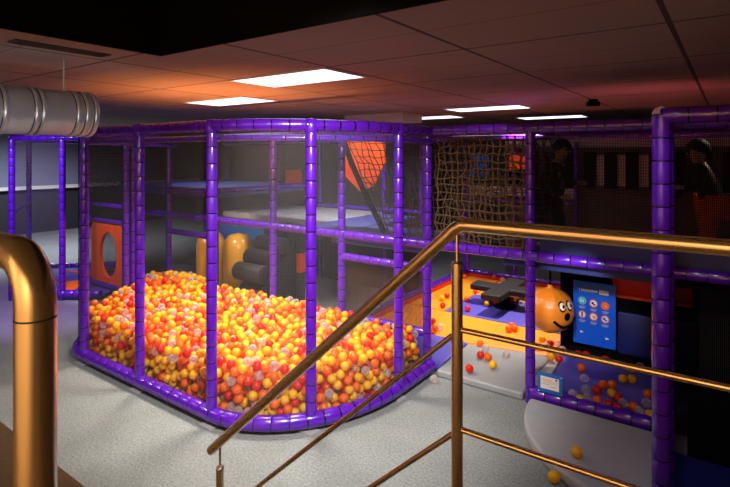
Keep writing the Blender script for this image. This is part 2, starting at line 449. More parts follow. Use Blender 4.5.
# ------------------------------------------------------------------ main climbing frame (rear)
fr = thing('climbing_structure', (-3.5, 6.0, 0), 'large purple padded climbing frame with nets and decks behind the ball pit', 'climbing frame')
GX = [-6.95, -5.85, -4.70, -3.60, -2.50, -1.46, -.40]
for x in GX[:-1]: post(x, 4.55, 0 if x > -2 else .0, Z1, fr)
post(-.42, 4.55, 0, Z1, fr, .05); post(-.34, 3.47, 0, Z1, fr, .05); post(-.33, 3.58, 0, Z1, fr, .05)
MB().box(-.26, 1.8, 4.31, 4.36, 0, .55).build('black_pad', M['black'], fr)
rail([(-8.0, 4.55, 1.30), (-.42, 4.55, 1.30)], fr, .048, 'middle_rail')
rail([(-.42, 4.55, 1.30), (1.8, 4.55, 1.30)], fr, .048, 'middle_rail')
rail([(-8.0, 4.55, Z1), (1.8, 4.55, Z1)], fr, .05, 'top_rail')
rail([(-.34, 3.47, Z1 - .01), (1.8, 3.47, Z1 - .01)], fr, .05, 'top_rail')
rail([(-.34, 3.47, Z1), (-.42, 4.55, Z1)], fr, .05, 'top_rail')
rail([(-1.46, 4.55, .09), (-.42, 4.55, .09)], fr, .062, 'base_rail')
rail([(-6.95, 4.55, 1.68), (-5.85, 4.55, 1.68)], fr); rail([(-6.95, 4.55, 1.05), (-5.85, 4.55, 1.05)], fr)
rail([(-3.60, 4.55, 1.05), (-2.50, 4.55, 1.05)], fr)
rail([(-6.95, 4.55, .40), (-5.85, 4.55, .40)], fr); rail([(-3.60, 4.55, .40), (-2.50, 4.55, .40)], fr)
MB().box(-6.95, -5.85, 4.52, 4.58, 0, .37).build('kick_panel', M['blue_mat'], fr)
MB().box(-3.60, -2.50, 4.52, 4.58, 0, .37).build('kick_panel', M['blue_mat'], fr)
MB().strip([(-3.6, 4.6), (-2.5, 4.6)], .42, 1.05).build('brown_net_panel', M['netbrown'], fr)
# decks
DZ = 1.27
MB().box(-6.90, -4.62, 5.52, 6.93, DZ - .1, DZ, bev=.02).build('grey_deck', M['deckgrey'], fr)
MB().box(-4.60, -3.88, 5.0, 6.75, DZ - .1, DZ, bev=.02).build('blue_deck', M['deckblue'], fr)
MB().box(-3.86, -2.55, 4.66, 5.6, DZ - .1, DZ, bev=.02).build('blue_deck', M['deckblue'], fr)
MB().box(-8.6, -6.05, 4.65, 6.6, 1.58, 1.70, bev=.02).build('upper_deck', M['deckblue'], fr)
rail([(-6.03, 4.62, 1.68), (-6.03, 6.6, 1.68)], fr, .04)
MB().box(-1.75, 1.8, 4.66, 6.6, DZ - .1, DZ - .02).build('right_deck', M['navy'], fr)
MB().box(-1.40, 1.8, 4.64, 4.68, 1.32, 1.50).build('navy_edge_pad', M['navy'], fr)
for x in (-6.0, -4.62, -3.92):
    post(x, 6.95, 0, Z1, fr, .04)
rail([(-8.6, 6.95, Z1), (1.8, 6.95, Z1)], fr, .045)
rail([(-6.0, 6.95, 1.30), (-3.92, 6.95, 1.30)], fr, .04)
MB().strip([(-6.9, 6.97), (-3.92, 6.97)], 1.3, Z1).build('rear_net', M['net'], fr)
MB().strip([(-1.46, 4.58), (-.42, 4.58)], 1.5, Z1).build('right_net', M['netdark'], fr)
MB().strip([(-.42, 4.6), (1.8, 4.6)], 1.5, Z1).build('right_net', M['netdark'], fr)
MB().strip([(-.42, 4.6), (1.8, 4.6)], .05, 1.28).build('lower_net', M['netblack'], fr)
MB().strip([(-7.0, 4.57), (-2.5, 4.57)], 1.34, Z1).build('upper_net', M['net'], fr)
# under-deck back pads, pillars
MB().box(-6.6, -3.9, 6.98, 7.04, 0, 1.17).build('back_panel', M['netbrown'], fr)
MB().box(-6.6, -3.9, 7.06, 7.1, 0, 1.17).build('dark_back_pad', M['darkwall'], fr)
pl = MB(); pl.box(-5.34, -5.18, 5.55, 5.71, 0, DZ - .1); pl.build('pillar', M['darkwall'], fr)
MB().box(-5.35, -5.17, 5.54, 5.72, .46, .74).build('pillar_band', M['orange_pad'], fr)['label'] = 'bright orange padded band'
post(-6.33, 4.95, 0, 1.2, fr, .035, 'dark_post').data.materials[0] = M['foam']
# round panel with a crawl hole
def hole_panel(x0, x1, y, z0, z1, parent):
    cx, cz, rx, rz = (x0 + x1) / 2, (z0 + z1) / 2 - .02, .26, .36
    n = 40; outer, inner = [], []
    for k in range(n):
        a = 2 * PI * k / n; ca, sa = math.cos(a), math.sin(a)
        inner.append((cx + rx * ca, cz + rz * sa))
        s1 = min((x1 - cx) / max(abs(ca), 1e-6), ((z1 - cz) if sa > 0 else (cz - z0)) / max(abs(sa), 1e-6))
        outer.append((cx + ca * s1, cz + sa * s1))
    v = [(p[0], yy, p[1]) for yy in (y, y + .05) for p in outer] + [(p[0], yy, p[1]) for yy in (y, y + .05) for p in inner]
    f = []
    for k in range(n):
        j = (k + 1) % n
        f += [(k, j, 2 * n + j, 2 * n + k), (n + k, 3 * n + k, 3 * n + j, n + j), (2 * n + k, 2 * n + j, 3 * n + j, 3 * n + k), (k, n + k, n + j, j)]
    return MB().add(v, f).build('crawl_hole_panel', M['orange_pad'], parent)
# ------------------------------------------------------------------ far left cage
cg = thing('net_cage', (-8.5, 3.4, 0), 'purple padded net cage at the far left with an orange oval hole panel', 'play cage')
ca = [(-8.87, 3.15), (-8.25, 3.60), (-7.78, 3.94)]
cb_ = [(-10.75, 4.1), (-9.6, 5.3)]
for p in ca[:2] + cb_: post(p[0], p[1], 0, 2.46, cg, .046)
rail(at3(ca, 2.46), cg, .048, 'top_rail'); rail(at3(ca, .09), cg, .062, 'base_rail')
rail(at3([ca[0], cb_[0], cb_[1]], 2.46), cg, .046, 'top_rail'); rail(at3([ca[0], cb_[0], cb_[1]], .09), cg, .05, 'base_rail')
rail(at3([ca[0], cb_[0]], 1.3), cg, .04)
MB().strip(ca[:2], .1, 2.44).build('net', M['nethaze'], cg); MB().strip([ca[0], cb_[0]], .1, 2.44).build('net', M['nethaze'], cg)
fl = MB(); fl.prism([ca[0], ca[2], (-8.5, 5.1), (-9.6, 5.3), (-10.7, 4.2)], 0, .06); fl.build('floor_mat', M['blue_mat'], cg)
tr_ = MB(); tr_.prism([(-9.2, 3.9), (-8.3, 3.72), (-8.9, 4.35)], .06, .075); tr_.prism([(-9.9, 4.4), (-9.2, 4.5), (-9.3, 5.0)], .06, .075); tr_.build('orange_triangle', M['orange_mat'], cg)

side = cg
hole_panel(-8.60, -7.52, 4.2, .16, 1.10, side)
rail([(-8.9, 4.2, 1.15), (-7.4, 4.2, 1.15)], side, .035)
rail([(-8.9, 4.2, 1.40), (-7.4, 4.2, 1.40)], side, .035)
rail([(-8.9, 4.2, .12), (-7.4, 4.2, .12)], side, .035)
post(-7.42, 4.2, 0, Z1, side, .04); post(-8.86, 4.2, 0, Z1, side, .04)
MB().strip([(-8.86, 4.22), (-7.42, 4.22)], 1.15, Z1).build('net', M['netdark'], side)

# rope climbing nets ---------------------------------------------------------
def rope_net(parent, P, nu, nv, r, jit, seed, name='rope_net'):
    rnd = random.Random(seed); mb = MB()
    grid = [[P(i / nu, j / nv) + Vector((rnd.uniform(-jit, jit), rnd.uniform(-.03, .03), rnd.uniform(-jit, jit) if 0 < j < nv else 0)) for j in range(nv + 1)] for i in range(nu + 1)]
    for i in range(nu + 1): mb.tube(grid[i], r, 6, caps=False)
    for j in range(nv + 1): mb.tube([grid[i][j] for i in range(nu + 1)], r, 6, caps=False)
    for i in range(nu + 1):
        for j in range(nv + 1):
            mb.lathe([(0, -r * 1.7), (r * 1.5, -r), (r * 1.5, r), (0, r * 1.7)], grid[i][j], 6)
    return mb.build(name, M['rope'], parent)
t = thing('climbing_net', (-2.0, 4.75, 1.3), 'brown knotted rope net hanging across the frame left of the right deck', 'climbing net')
rope_net(t, lambda u, w_: Vector((-2.44 + u * .93, 4.66 + .05 * math.sin(7 * u), 1.34 + w_ * 1.03)), 14, 13, .0075, .018, 3)
rope_net(t, lambda u, w_: Vector((-2.52 + u * 1.1, 5.05, 1.30 + w_ * 1.06)), 15, 14, .007, .02, 4)
rope_net(t, lambda u, w_: Vector((-2.62 + u * 1.2, 5.45, 1.30 + w_ * 1.06)), 14, 13, .007, .02, 9)
t = thing('climbing_net', (-3.0, 4.9, 1.3), 'sagging brown rope net in front of the sloping orange panel', 'climbing net')
rope_net(t, lambda u, w_: Vector((-3.90 + .62 * (1 - w_) + u * (1.34 - .62 * (1 - w_)), 5.0, 1.30 + w_ * 1.12)), 15, 14, .007, .016, 5)
MB().tube([(-3.92, 4.97, 2.42), (-3.78, 4.97, 2.1), (-3.58, 4.97, 1.75), (-3.30, 4.97, 1.30)], .035, 8).build('edge_strap', M['black'], t)
o = MB().add([(-4.26, 5.5, 2.46), (-3.64, 5.5, 2.46), (-3.62, 5.5, 2.10), (-3.80, 5.5, 1.80), (-4.02, 5.5, 1.72), (-4.30, 5.5, 1.95)], [(0, 1, 2, 3, 4, 5)]).build('sloping_panel', M['orange_pad'], fr)
so = o.modifiers.new('thick', 'SOLIDIFY'); so.thickness = .04; o['label'] = 'bright orange sloping climbing panel'
# coloured accents on the far side
MB().box(-6.80, -6.40, 6.88, 6.92, 1.55, 1.93, bev=.01).build('orange_pad', M['orange_pad'], fr)['label'] = 'orange square pad at the rear of the grey deck'
MB().tube([(-8.35, 6.5, 1.70), (-8.35, 6.5, 2.4)], .05, 12).build('orange_pole', M['orange_pad'], fr)
MB().tube([(-8.0, 6.5, 1.70), (-8.0, 6.5, 2.35)], .04, 12).build('blue_pole', M['navy'], fr)
far = thing('far_platform', (-2.9, 8.0, 0), 'far raised play platform glimpsed through the brown rope net', 'platform')
MB().box(-3.9, -2.0, 8.5, 8.56, 1.50, 1.66, bev=.02).build('grey_edge', M['deckgrey'], far)
rail([(-3.9, 8.46, 1.42), (-2.0, 8.46, 1.42)], far, .035)
post(-2.98, 8.46, 0, 2.4, far, .035); post(-2.0, 8.5, 0, 2.4, far, .035); post(-3.9, 8.5, 0, 2.4, far, .035)
MB().box(-3.05, -2.74, 8.40, 8.43, 1.95, 2.22, bev=.01).build('orange_square', M['orange_pad'], far)
MB().box(-3.80, -3.45, 8.48, 8.52, 1.80, 2.2, bev=.01).build('blue_square', M['bright_blue'], far)
bk = thing('slatted_partition', (-.6, 8.6, 0), 'dark slatted partition with a pale band far behind the right deck', 'partition')
MB().box(-3.2, 1.6, 8.62, 8.66, 0, 2.6).build('board', M['darkwall'], bk)
MB().box(-3.2, 1.6, 8.59, 8.62, 2.32, 2.44).build('pale_band', M['deckgrey'], bk)
MB().box(-1.75, -.9, 8.59, 8.62, 1.72, 2.2).build('pale_panel', M['grey_mat'], bk)
for k in range(16):
    x = -3.1 + k * .30; MB().box(x, x + .17, 8.53, 8.59, 1.68, 2.24).build('slat', M['black'], bk)

# ------------------------------------------------------------------ soft play pieces
def capsule(mb, c0, c1, r, k=.6, seg=24):
    a, b = Vector(c0), Vector(c1); d = (b - a).normalized(); P, R = [], []
    e = r * k
    for i in range(6): s = math.sin(PI / 2 * i / 5); P.append(a + d * (e * (1 - math.cos(PI / 2 * i / 5)))); R.append(max(.003, r * s))
    for i in range(5, -1, -1): s = math.sin(PI / 2 * i / 5); P.append(b - d * (e * (1 - math.cos(PI / 2 * i / 5)))); R.append(max(.003, r * s))
    mb.tube([tuple(p) for p in P], R, seg); return mb
for k, lab in enumerate(('lowest charcoal foam roller of the roller steps beside the ball pit', 'second charcoal foam roller from the bottom of the roller steps',
                         'third charcoal foam roller from the bottom of the roller steps', 'topmost charcoal foam roller of the roller steps under the deck')):
    y, z = 4.80 + .19 * k, .575 + .165 * k
    x0 = -5.68 + .012 * k
    o = capsule(MB(), (x0, y, z), (-5.12, y, z), .125, .25).build('foam_roller', M['foam'])
    tag(o, lab, 'foam roller', 'charcoal roller steps')
st = MB()
st.add([(-5.60, 4.70, .02), (-5.16, 4.70, .02), (-5.16, 5.46, .02), (-5.60, 5.46, .02), (-5.60, 4.70, .30), (-5.16, 4.70, .30), (-5.16, 5.46, .96), (-5.60, 5.46, .96)],
       [(0, 3, 2, 1), (4, 5, 6, 7), (0, 1, 5, 4), (1, 2, 6, 5), (2, 3, 7, 6), (3, 0, 4, 7)])
tag(st.build('roller_ramp', M['foam']), 'dark wedge base under the charcoal roller steps', 'ramp')
for x, y, lab in ((-6.98, 5.35, 'left yellow upright foam barrel behind the purple post'), (-6.43, 5.45, 'right yellow upright foam barrel next to the roller steps')):
    o = MB().lathe([(0, 0), (.22, 0), (.235, .04), (.235, .72), (.21, .84), (.14, .92), (0, .95)], (x, y, 0), 28).build('foam_barrel', M['yellow_roll']); tag(o, lab, 'foam barrel', 'yellow foam barrels')
o = capsule(MB(), (-7.55, 6.0, .88), (-6.0, 6.0, .88), .25, .35).build('foam_barrel', M['blue_roll']); tag(o, 'large blue foam barrel lying behind the yellow barrels', 'foam barrel')
o = MB().tube([(-7.5, 5.7, 0), (-7.5, 5.7, 1.25)], .04, 12).build('red_pole', M['orange_pad']); tag(o, 'red padded pole between the yellow barrels', 'pole')

# mats
def mat_obj(name, poly, z0, z1, mat, label, bev=.02):
    o = MB().prism(poly, z0, z1).build(name, mat)
    b = o.modifiers.new('bevel', 'BEVEL'); b.width = bev; b.segments = 3
    return tag(o, label, 'mat')
mat_obj('play_mat', [(-2.38, 4.52, .07), (-1.52, 4.52, .07), (-1.52, 5.44, .11), (-2.38, 5.26, .11)], .0, .11, M['ramp_grey'], 'pale grey entrance ramp mat with loose balls on it')
mat_obj('play_mat', [(-3.70, 4.66, .10), (-2.40, 4.66, .07), (-2.40, 5.30, .11), (-3.70, 5.30, .11)], 0, .11, M['blue_mat'], 'violet blue floor mat just behind the right end of the ball pit')
mat_obj('play_mat', [(-3.72, 5.32), (-2.40, 5.32), (-1.55, 5.46), (-1.55, 6.20), (-3.72, 6.20)], .0, .10, M['yellow_mat'], 'yellow floor mat strip next to the grey ramp mat')
mat_obj('play_mat', [(-3.15, 6.22), (-1.55, 6.22), (-1.55, 7.22), (-3.15, 7.22)], .0, .10, M['blue_mat'], 'violet blue floor mat beneath the black cross', .01)
mat_obj('play_mat', [(-3.72, 6.22), (-3.17, 6.22), (-3.17, 8.25), (-3.72, 8.25)], .0, .10, M['yellow_mat'], 'narrow yellow floor mat along the left purple curb', .01)
mat_obj('play_mat', [(-3.15, 7.24), (-1.55, 7.24), (-1.55, 8.25), (-3.15, 8.25)], .0, .10, M['yellow_mat'], 'yellow floor mat behind the black cross by the far purple curb', .01)
mat_obj('play_mat', [(-1.53, 5.80), (-.5, 5.80), (-.5, 8.25), (-1.53, 8.25)], .0, .10, M['orange_mat'], 'orange floor mat behind the hanging orange ball', .01)
mat_obj('play_mat', [(-1.37, 4.64), (-.50, 4.64), (-.50, 5.62), (-1.44, 5.62)], .0, .09, M['blue_mat'], 'dark violet blue mat with scattered balls below the blue sign')
mat_obj('play_mat', [(-1.53, 4.64), (-1.38, 4.64), (-1.45, 5.62), (-1.53, 5.62)], .0, .09, M['grey_mat'], 'narrow grey mat strip behind the framed notice')
hm = arc(-.40, 4.46, 1.03, 1.06, -PI, -PI / 2, 24)
mat_obj('half_moon_mat', hm + [(-.40, 4.46)], 0, .085, M['grey_mat'], 'grey rounded mat in front of the right frame with one yellow ball on it', .025)
mat_obj('play_mat', [(-.26, 3.4), (1.7, 3.4), (1.7, 4.30), (-.40, 4.30), (-.40, 3.55)], 0, .06, M['navy'], 'dark blue floor mat at the lower right corner')
cb = thing('padded_curb', (-3.8, 7, 0), 'purple padded curb around the yellow mats', 'curb')
rail([(-3.79, 4.66, .17), (-3.79, 8.33, .17)], cb, .045, 'side_rail'); rail([(-3.79, 8.33, .17), (-.5, 8.33, .17)], cb, .045, 'far_rail')
MB().box(-3.82, -3.76, 4.7, 8.3, 0, .14).build('red_face', M['red_pad'], cb); MB().box(-3.76, -.5, 8.3, 8.36, 0, .14).build('red_face', M['red_pad'], cb)
post(-3.79, 8.36, .15, .75, cb, .04)

# cross shaped seat
def cross():
    cx, cy, z = -2.55, 6.85, .30
    t = thing('cross_spinner', (cx, cy, .1), 'black padded cross shaped balance seat above the violet blue mat', 'balance seat')
    w2, L1, L2 = .135, .46, .53
    poly = [(-L1, -w2), (-w2, -w2), (-w2, -L2), (w2, -L2), (w2, -w2), (L1, -w2), (L1, w2), (w2, w2), (w2, L2), (-w2, L2), (-w2, w2), (-L1, w2)]
    o = MB().prism([(cx + p[0], cy + p[1]) for p in poly], z, z + .085).build('seat', M['foam'], t)
    b = o.modifiers.new('bevel', 'BEVEL'); b.width = .022; b.segments = 3
    MB().lathe([(.15, .1), (.15, .13), (.08, .15), (.07, z)], (cx, cy, 0), 24).build('pedestal', M['black'], t)
cross()

# hanging punch ball with a face
def punch_ball():
    d = 5.15; px, py = 550.5, 310
    c = Vector((-1.49, 5.27, .635)); r = .228
    t = thing('hanging_ball', c, 'big orange hanging ball with a smiling face beside the purple post', 'punch ball')
    prof = [(0, -r * .97), (.4 * r, -.90 * r), (.75 * r, -.66 * r), (.96 * r, -.3 * r), (r, .02 * r), (.95 * r, .35 * r), (.78 * r, .66 * r), (.5 * r, .88 * r), (.22 * r, .97 * r), (.10 * r, 1.02 * r), (.10 * r, 1.12 * r), (0, 1.12 * r)]
    seg = 48; v, f = [], []
    # smooth the profile
    pp = []
    for a, b in zip(prof, prof[1:]):
        for k in range(3): pp.append((a[0] + (b[0] - a[0]) * k / 3, a[1] + (b[1] - a[1]) * k / 3))
    pp.append(prof[-1])
    for (rr, h) in pp:
        for k in range(seg):
            a = 2 * PI * k / seg; pl_ = 1 + (.035 * math.cos(12 * a) if h > .55 * r else 0)
            v.append((c.x + rr * pl_ * math.cos(a), c.y + rr * pl_ * math.sin(a), c.z + h))
    for i in range(len(pp) - 1):
        for k in range(seg): f.append((i * seg + k, i * seg + (k + 1) % seg, (i + 1) * seg + (k + 1) % seg, (i + 1) * seg + k))
    MB().add(v, f, smooth=True).build('ball', M['bagorange'], t)
    # face direction: towards the entrance, to the right of the viewer
    fd = math.radians(-30)
    def sp(az, el, k=1.0):
        a = fd + az
        return Vector((c.x + r * k * math.cos(el) * math.cos(a), c.y + r * k * math.cos(el) * math.sin(a), c.z + r * k * math.sin(el)))
    def disc(az, el, rad, sq, mat, name, k, parent=t):
        p = sp(az, el, k); n = (p - c).normalized(); uu = Vector((0, 0, 1)).cross(n).normalized(); ww = n.cross(uu); mb = MB()
        vs = [p + n * .012] + [p + (uu * math.cos(2 * PI * q / 20) * rad + ww * math.sin(2 * PI * q / 20) * rad * sq) for q in range(20)]
        mb.add(vs, [(0, 1 + q, 1 + (q + 1) % 20) for q in range(20)], smooth=True)
        return mb.build(name, mat, parent)
    for s in (-1, 1):
        e = disc(s * .22, .42, .040, 1.35, M['black'], 'eye', .985)
        disc(s * .22, .42, .028, 1.35, M['paper'], 'eye_white', 1.02, e)
        disc(s * .22 + .03, .41, .014, 1.3, M['black'], 'pupil', 1.055, e)
    disc(0, -.02, .038, 1.05, M['black'], 'nose', .985)
    mb = MB(); mb.tube([tuple(sp(a, -.52 + .55 * (a / .62) ** 2 * .6, 1.0)) for a in [(-.62 + 1.24 * k / 14) for k in range(15)]], .014, 8); mb.build('mouth', M['black'], t)
    MB().tube([(c.x, c.y, c.z + r * 1.1), (c.x, c.y, DZ - .1)], .011, 8).build('cord', M['black'], t)
punch_ball()

# play panel wall behind the violet mat
wl = thing('activity_board', (-.9, 5.7, 0), 'black framed activity board behind the blue sign with red and navy pads', 'activity board')
MB().box(-1.49, -.25, 5.72, 5.76, .1, DZ - .1).build('board', M['black'], wl)
MB().box(-1.49, -1.40, 5.64, 5.72, .08, DZ - .1, bev=.01).build('frame_post', M['black'], wl)
MB().box(-1.40, -.28, 5.64, 5.72, .09, .20, bev=.01).build('frame_sill', M['black'], wl)
MB().box(-.95, -.28, 5.67, 5.72, .20, .62, bev=.01).build('navy_pad', M['navy'], wl)
MB().add([(-.98, 5.60, 1.04), (-.3, 5.60, 1.04), (-.3, 5.7, .78), (-.98, 5.7, .78), (-.98, 5.7, 1.04), (-.3, 5.7, 1.04)], [(0, 3, 2, 1), (0, 1, 5, 4)]).build('red_hood', M['red_pad'], wl)
MB().tube([(-.98, 5.66, .78), (-.3, 5.66, .78)], .016, 8).build('red_lip', M['orange_pad'], wl)

# blue sign board
def disk(mb, x, y, z, r, mi=0, n=20):
    mb.add([(x + r * math.cos(2 * PI * k / n), y, z + r * math.sin(2 * PI * k / n)) for k in range(n)], [list(range(n))], mi=mi)
def rect(mb, x0, x1, y, z0, z1, mi=0): mb.add([(x0, y, z0), (x1, y, z0), (x1, y, z1), (x0, y, z1)], [(0, 1, 2, 3)], mi=mi)
def sign():
    x0, x1, y, z0, z1 = -1.335, -.935, 5.55, .267, .905
    t = thing('rules_sign', ((x0 + x1) / 2, y, z0), 'bright blue rules sign with six round pictograms', 'sign')
    MB().box(x0, x1, y, y + .02, z0, z1).build('board', M['signblue'], t)
    W, H = x1 - x0, z1 - z0; yy = y - .002
    X = lambda u: x0 + u * W
    Z = lambda w_: z1 - w_ * H
    h = MB(); rnd = random.Random(2); u = .14
    while u < .58:                                        # heading: small letter strokes
        a = rnd.choice((.022, .03, .036)); rect(h, X(u), X(u + a), yy, Z(.150 - .0), Z(.118)); u += a + (.012 if rnd.random() > .15 else .03)
    h.build('heading', M['paper'], t)
    h = MB(); rect(h, X(.14), X(.50), yy, Z(.172), Z(.160)); h.build('subheading', M['lightblue'], t)
    h = MB(); rect(h, X(.62), X(.84), yy, Z(.175), Z(.105)); rect(h, X(.64), X(.82), yy - .001, Z(.150), Z(.130), 1); h.build('logo_plate', [M['paper'], M['pink']], t)
    icons = [(.22, .31, 'sgreen', 0), (.49, .33, 'sorange', 1), (.76, .34, 'sorange', 2), (.22, .53, 'sorange', 3), (.49, .54, 'sorange', 4), (.76, .55, 'sorange', 5)]
    for u, w_, mat, k in icons:
        ic = MB(); disk(ic, X(u), yy, Z(w_), .040, 0); disk(ic, X(u), yy - .001, Z(w_), .030, 1)
        if k == 0:
            rect(ic, X(u) - .018, X(u) - .006, yy - .002, Z(w_) - .014, Z(w_) + .016, 2); rect(ic, X(u) + .004, X(u) + .016, yy - .002, Z(w_) - .016, Z(w_) + .010, 2)
        elif k in (1, 5):
            disk(ic, X(u) - .008, yy - .002, Z(w_) + .004, .013, 2); rect(ic, X(u) - .004, X(u) + .02, yy - .002, Z(w_) - .018, Z(w_) - .004, 2)
        elif k == 3:
            rect(ic, X(u) - .008, X(u) + .006, yy - .002, Z(w_) - .026, Z(w_) + .016, 2); disk(ic, X(u), yy - .002, Z(w_) + .020, .008, 2)
        else:
            disk(ic, X(u) + .006, yy - .002, Z(w_) - .004, .014, 2); rect(ic, X(u) - .02, X(u), yy - .002, Z(w_) + .004, Z(w_) + .012, 2)
        inner = [M['lightblue'], M['paper'], M['sorange'], M['paper'], M['paper'], M['paper']][k]
        ink = [M['paper'], M['sdark'], M['yellow_mat'], M['sdark'], M['yellow_mat'], M['signblue']][k]
        ic.build('pictogram', [M[mat], inner, ink], t)
        cp = MB(); rect(cp, X(u) - .032, X(u) + .032, yy, Z(w_ + .100), Z(w_ + .088)); rect(cp, X(u) - .026, X(u) + .022, yy, Z(w_ + .122), Z(w_ + .110)); cp.build('caption', M['greyprint'], t)
    for u, w_ in ((.20, .81), (.80, .85)):
        a = MB(); a.add([(X(u) - .018, yy, Z(w_)), (X(u), yy, Z(w_) - .014), (X(u), yy, Z(w_) + .014)], [(0, 1, 2)]); rect(a, X(u), X(u) + .018, yy, Z(w_) - .005, Z(w_) + .005); a.build('arrow', M['paper'], t)
sign()
def notice():
    x0, x1, y, z0, z1 = -1.375, -1.165, 4.49, .145, .315
    t = thing('framed_notice', (-1.27, y, z0), 'small white notice in a blue frame above the purple base rail', 'notice')
    nf = MB().box(x0, x1, y, y + .015, z0, z1, bev=.004).build('frame', M['bright_blue'], t)
    p = MB(); rect(p, x0 + .024, x1 - .03, y - .002, z0 + .035, z1 - .028); p.build('paper_sheet', M['paper'], t)
    l = MB()
    for k, (a, b, mi) in enumerate(((.0, .60, 1), (.0, .95, 0), (.1, .95, 0), (.0, .5, 1), (.55, .9, 1))):
        zz = z1 - .052 - k * .0135; rect(l, x0 + .03 + a * .14, x0 + .03 + b * .14, y - .003, zz - .003, zz + .002, mi)
    l.build('text_lines', [M['pink'], M['greyprint']], t)
    e = MB(); disk(e, x1 - .052, y - .003, z1 - .042, .009); e.build('emblem', M['signblue'], t)
    for a, b in ((x0 + .010, z0 + .012), (x1 - .010, z0 + .012), (x0 + .010, z1 - .012), (x1 - .010, z1 - .012)):
        MB().lathe([(.006, -.004), (.006, 0), (0, .0)], (a, y - .001, b), 10, axis='y').build('screw', M['steel'], nf)
notice()

# ------------------------------------------------------------------ children on the right deck
def person(name, loc, rot, label, top_m, leg_m, S, pose):
    """one skinned body; clothes are a second skinned shell under the same thing"""
    t = thing(name, loc, label, 'person'); t.rotation_euler = (0, 0, rot)
    def skin(nm, joints, edges, rad, mat, sub=2):
        me = bpy.data.meshes.new(nm); me.from_pydata([tuple(Vector(j) * S) for j in joints], edges, []); me.materials.append(mat)
        o = bpy.data.objects.new(nm, me); COL.objects.link(o); o.parent = t
        o.modifiers.new('skin', 'SKIN'); sv = me.skin_vertices[0].data
        for i, r in enumerate(rad): sv[i].radius = (r * S, r * S) if isinstance(r, (int, float)) else (r[0] * S, r[1] * S)
        sv[0].use_root = True
        m = o.modifiers.new('smooth', 'SUBSURF'); m.levels = m.render_levels = sub
        return o
    J = dict(pel=(0, 0, .50), wst=(.04, 0, .60), chs=(.10, 0, .74), nck=(.14, 0, .83), hb=(.165, 0, .875), ht=(.18, 0, .97))
    for s, q in ((1, 'l'), (-1, 'r')):
        J['hip' + q] = (0, .075 * s, .47); J['kn' + q] = (.06 + .03 * s, .09 * s, .26); J['an' + q] = (-.02 + .03 * s, .09 * s, .045); J['to' + q] = (.09 + .03 * s, .10 * s, .03)
        J['sh' + q] = (.12, .125 * s, .775)
        J['el' + q] = (.14 + .02 * s, .17 * s, .62); J['wr' + q] = (.26, .13 * s, .56 + .06 * s); J['pa' + q] = (.305, .125 * s, .56 + .06 * s)
    J.update(pose)
    R = dict(pel=.075, wst=.07, chs=.078, nck=.035, hb=.055, ht=.072, hip=.06, kn=.042, an=.028, to=.022, sh=.04, el=.028, wr=.019, pa=.02)
    names, edges, rad = list(J), [], [R[k] if k in R else R[k[:-1]] for k in J]
    ix = {k: i for i, k in enumerate(names)}; pts = [J[k] for k in names]
    E_ = [('pel', 'wst'), ('wst', 'chs'), ('chs', 'nck'), ('nck', 'hb'), ('hb', 'ht')]
    for q in 'lr': E_ += [('pel', 'hip' + q), ('hip' + q, 'kn' + q), ('kn' + q, 'an' + q), ('an' + q, 'to' + q), ('chs', 'sh' + q), ('sh' + q, 'el' + q), ('el' + q, 'wr' + q), ('wr' + q, 'pa' + q)]
    edges = [(ix[a], ix[b]) for a, b in E_]
    for q, s in (('l', 1), ('r', -1)):                    # five fingers on each palm
        p = Vector(J['pa' + q]); d = (p - Vector(J['wr' + q])).normalized()
        for k, (off, ln) in enumerate(((-.017, .030), (-.006, .036), (.006, .034), (.016, .026))):
            a = p + d * .008 + Vector((0, 0, -off)); b = a + d * ln * .6; c_ = b + d * ln * .4 + Vector((0, -.010 * s, -.006))
            i0 = len(pts); pts += [tuple(b), tuple(c_)]; rad += [.0062, .0052]; edges += [(ix['pa' + q], i0), (i0, i0 + 1)]
        b = p + Vector((-.010, -.020 * s, .016)); i0 = len(pts); pts += [tuple(b), tuple(b + d * .018)]; rad += [.0075, .006]; edges += [(ix['pa' + q], i0), (i0, i0 + 1)]
    skin('body', pts, edges, rad, M['skin'])
    def sub(nm, keys, es, grow, mat):
        k2 = {k: i for i, k in enumerate(keys)}
        return skin(nm, [J[k] for k in keys], [(k2[a], k2[b]) for a, b in es], [(R[k] if k in R else R[k[:-1]]) * grow for k in keys], mat)
    sub('trousers', ['pel', 'hipl', 'hipr', 'knl', 'knr', 'anl', 'anr'], [('pel', 'hipl'), ('pel', 'hipr'), ('hipl', 'knl'), ('hipr', 'knr'), ('knl', 'anl'), ('knr', 'anr')], 1.45, leg_m)
    sub('jumper', ['wst', 'pel', 'chs', 'shl', 'shr', 'ell', 'elr', 'wrl', 'wrr'], [('wst', 'pel'), ('wst', 'chs'), ('chs', 'shl'), ('chs', 'shr'), ('shl', 'ell'), ('shr', 'elr'), ('ell', 'wrl'), ('elr', 'wrr')], 1.30, top_m)
    # hair cap, eyes, nose, mouth, ears
    hc = (Vector(J['hb']) * .4 + Vector(J['ht']) * .6) * S; hr = .088 * S
    mb = MB(); v, f = [], []; n, m_ = 20, 8
    for i in range(m_ + 1):
        th = PI * .62 * i / m_
        for k in range(n):
            a = 2 * PI * k / n; front_ = max(0, math.cos(a)); tt = th * (1 - .30 * front_)
            v.append((hc.x + hr * math.sin(tt) * math.cos(a) * 1.03 - .006 * S, hc.y + hr * math.sin(tt) * math.sin(a), hc.z + .012 * S + hr * math.cos(tt) * 1.06))
    for i in range(m_):
        for k in range(n): f.append((i * n + k, i * n + (k + 1) % n, (i + 1) * n + (k + 1) % n, (i + 1) * n + k))
    mb.add(v, f, smooth=True)
    o = mb.build('hair', M['hair'], t, (0, 0, 0))
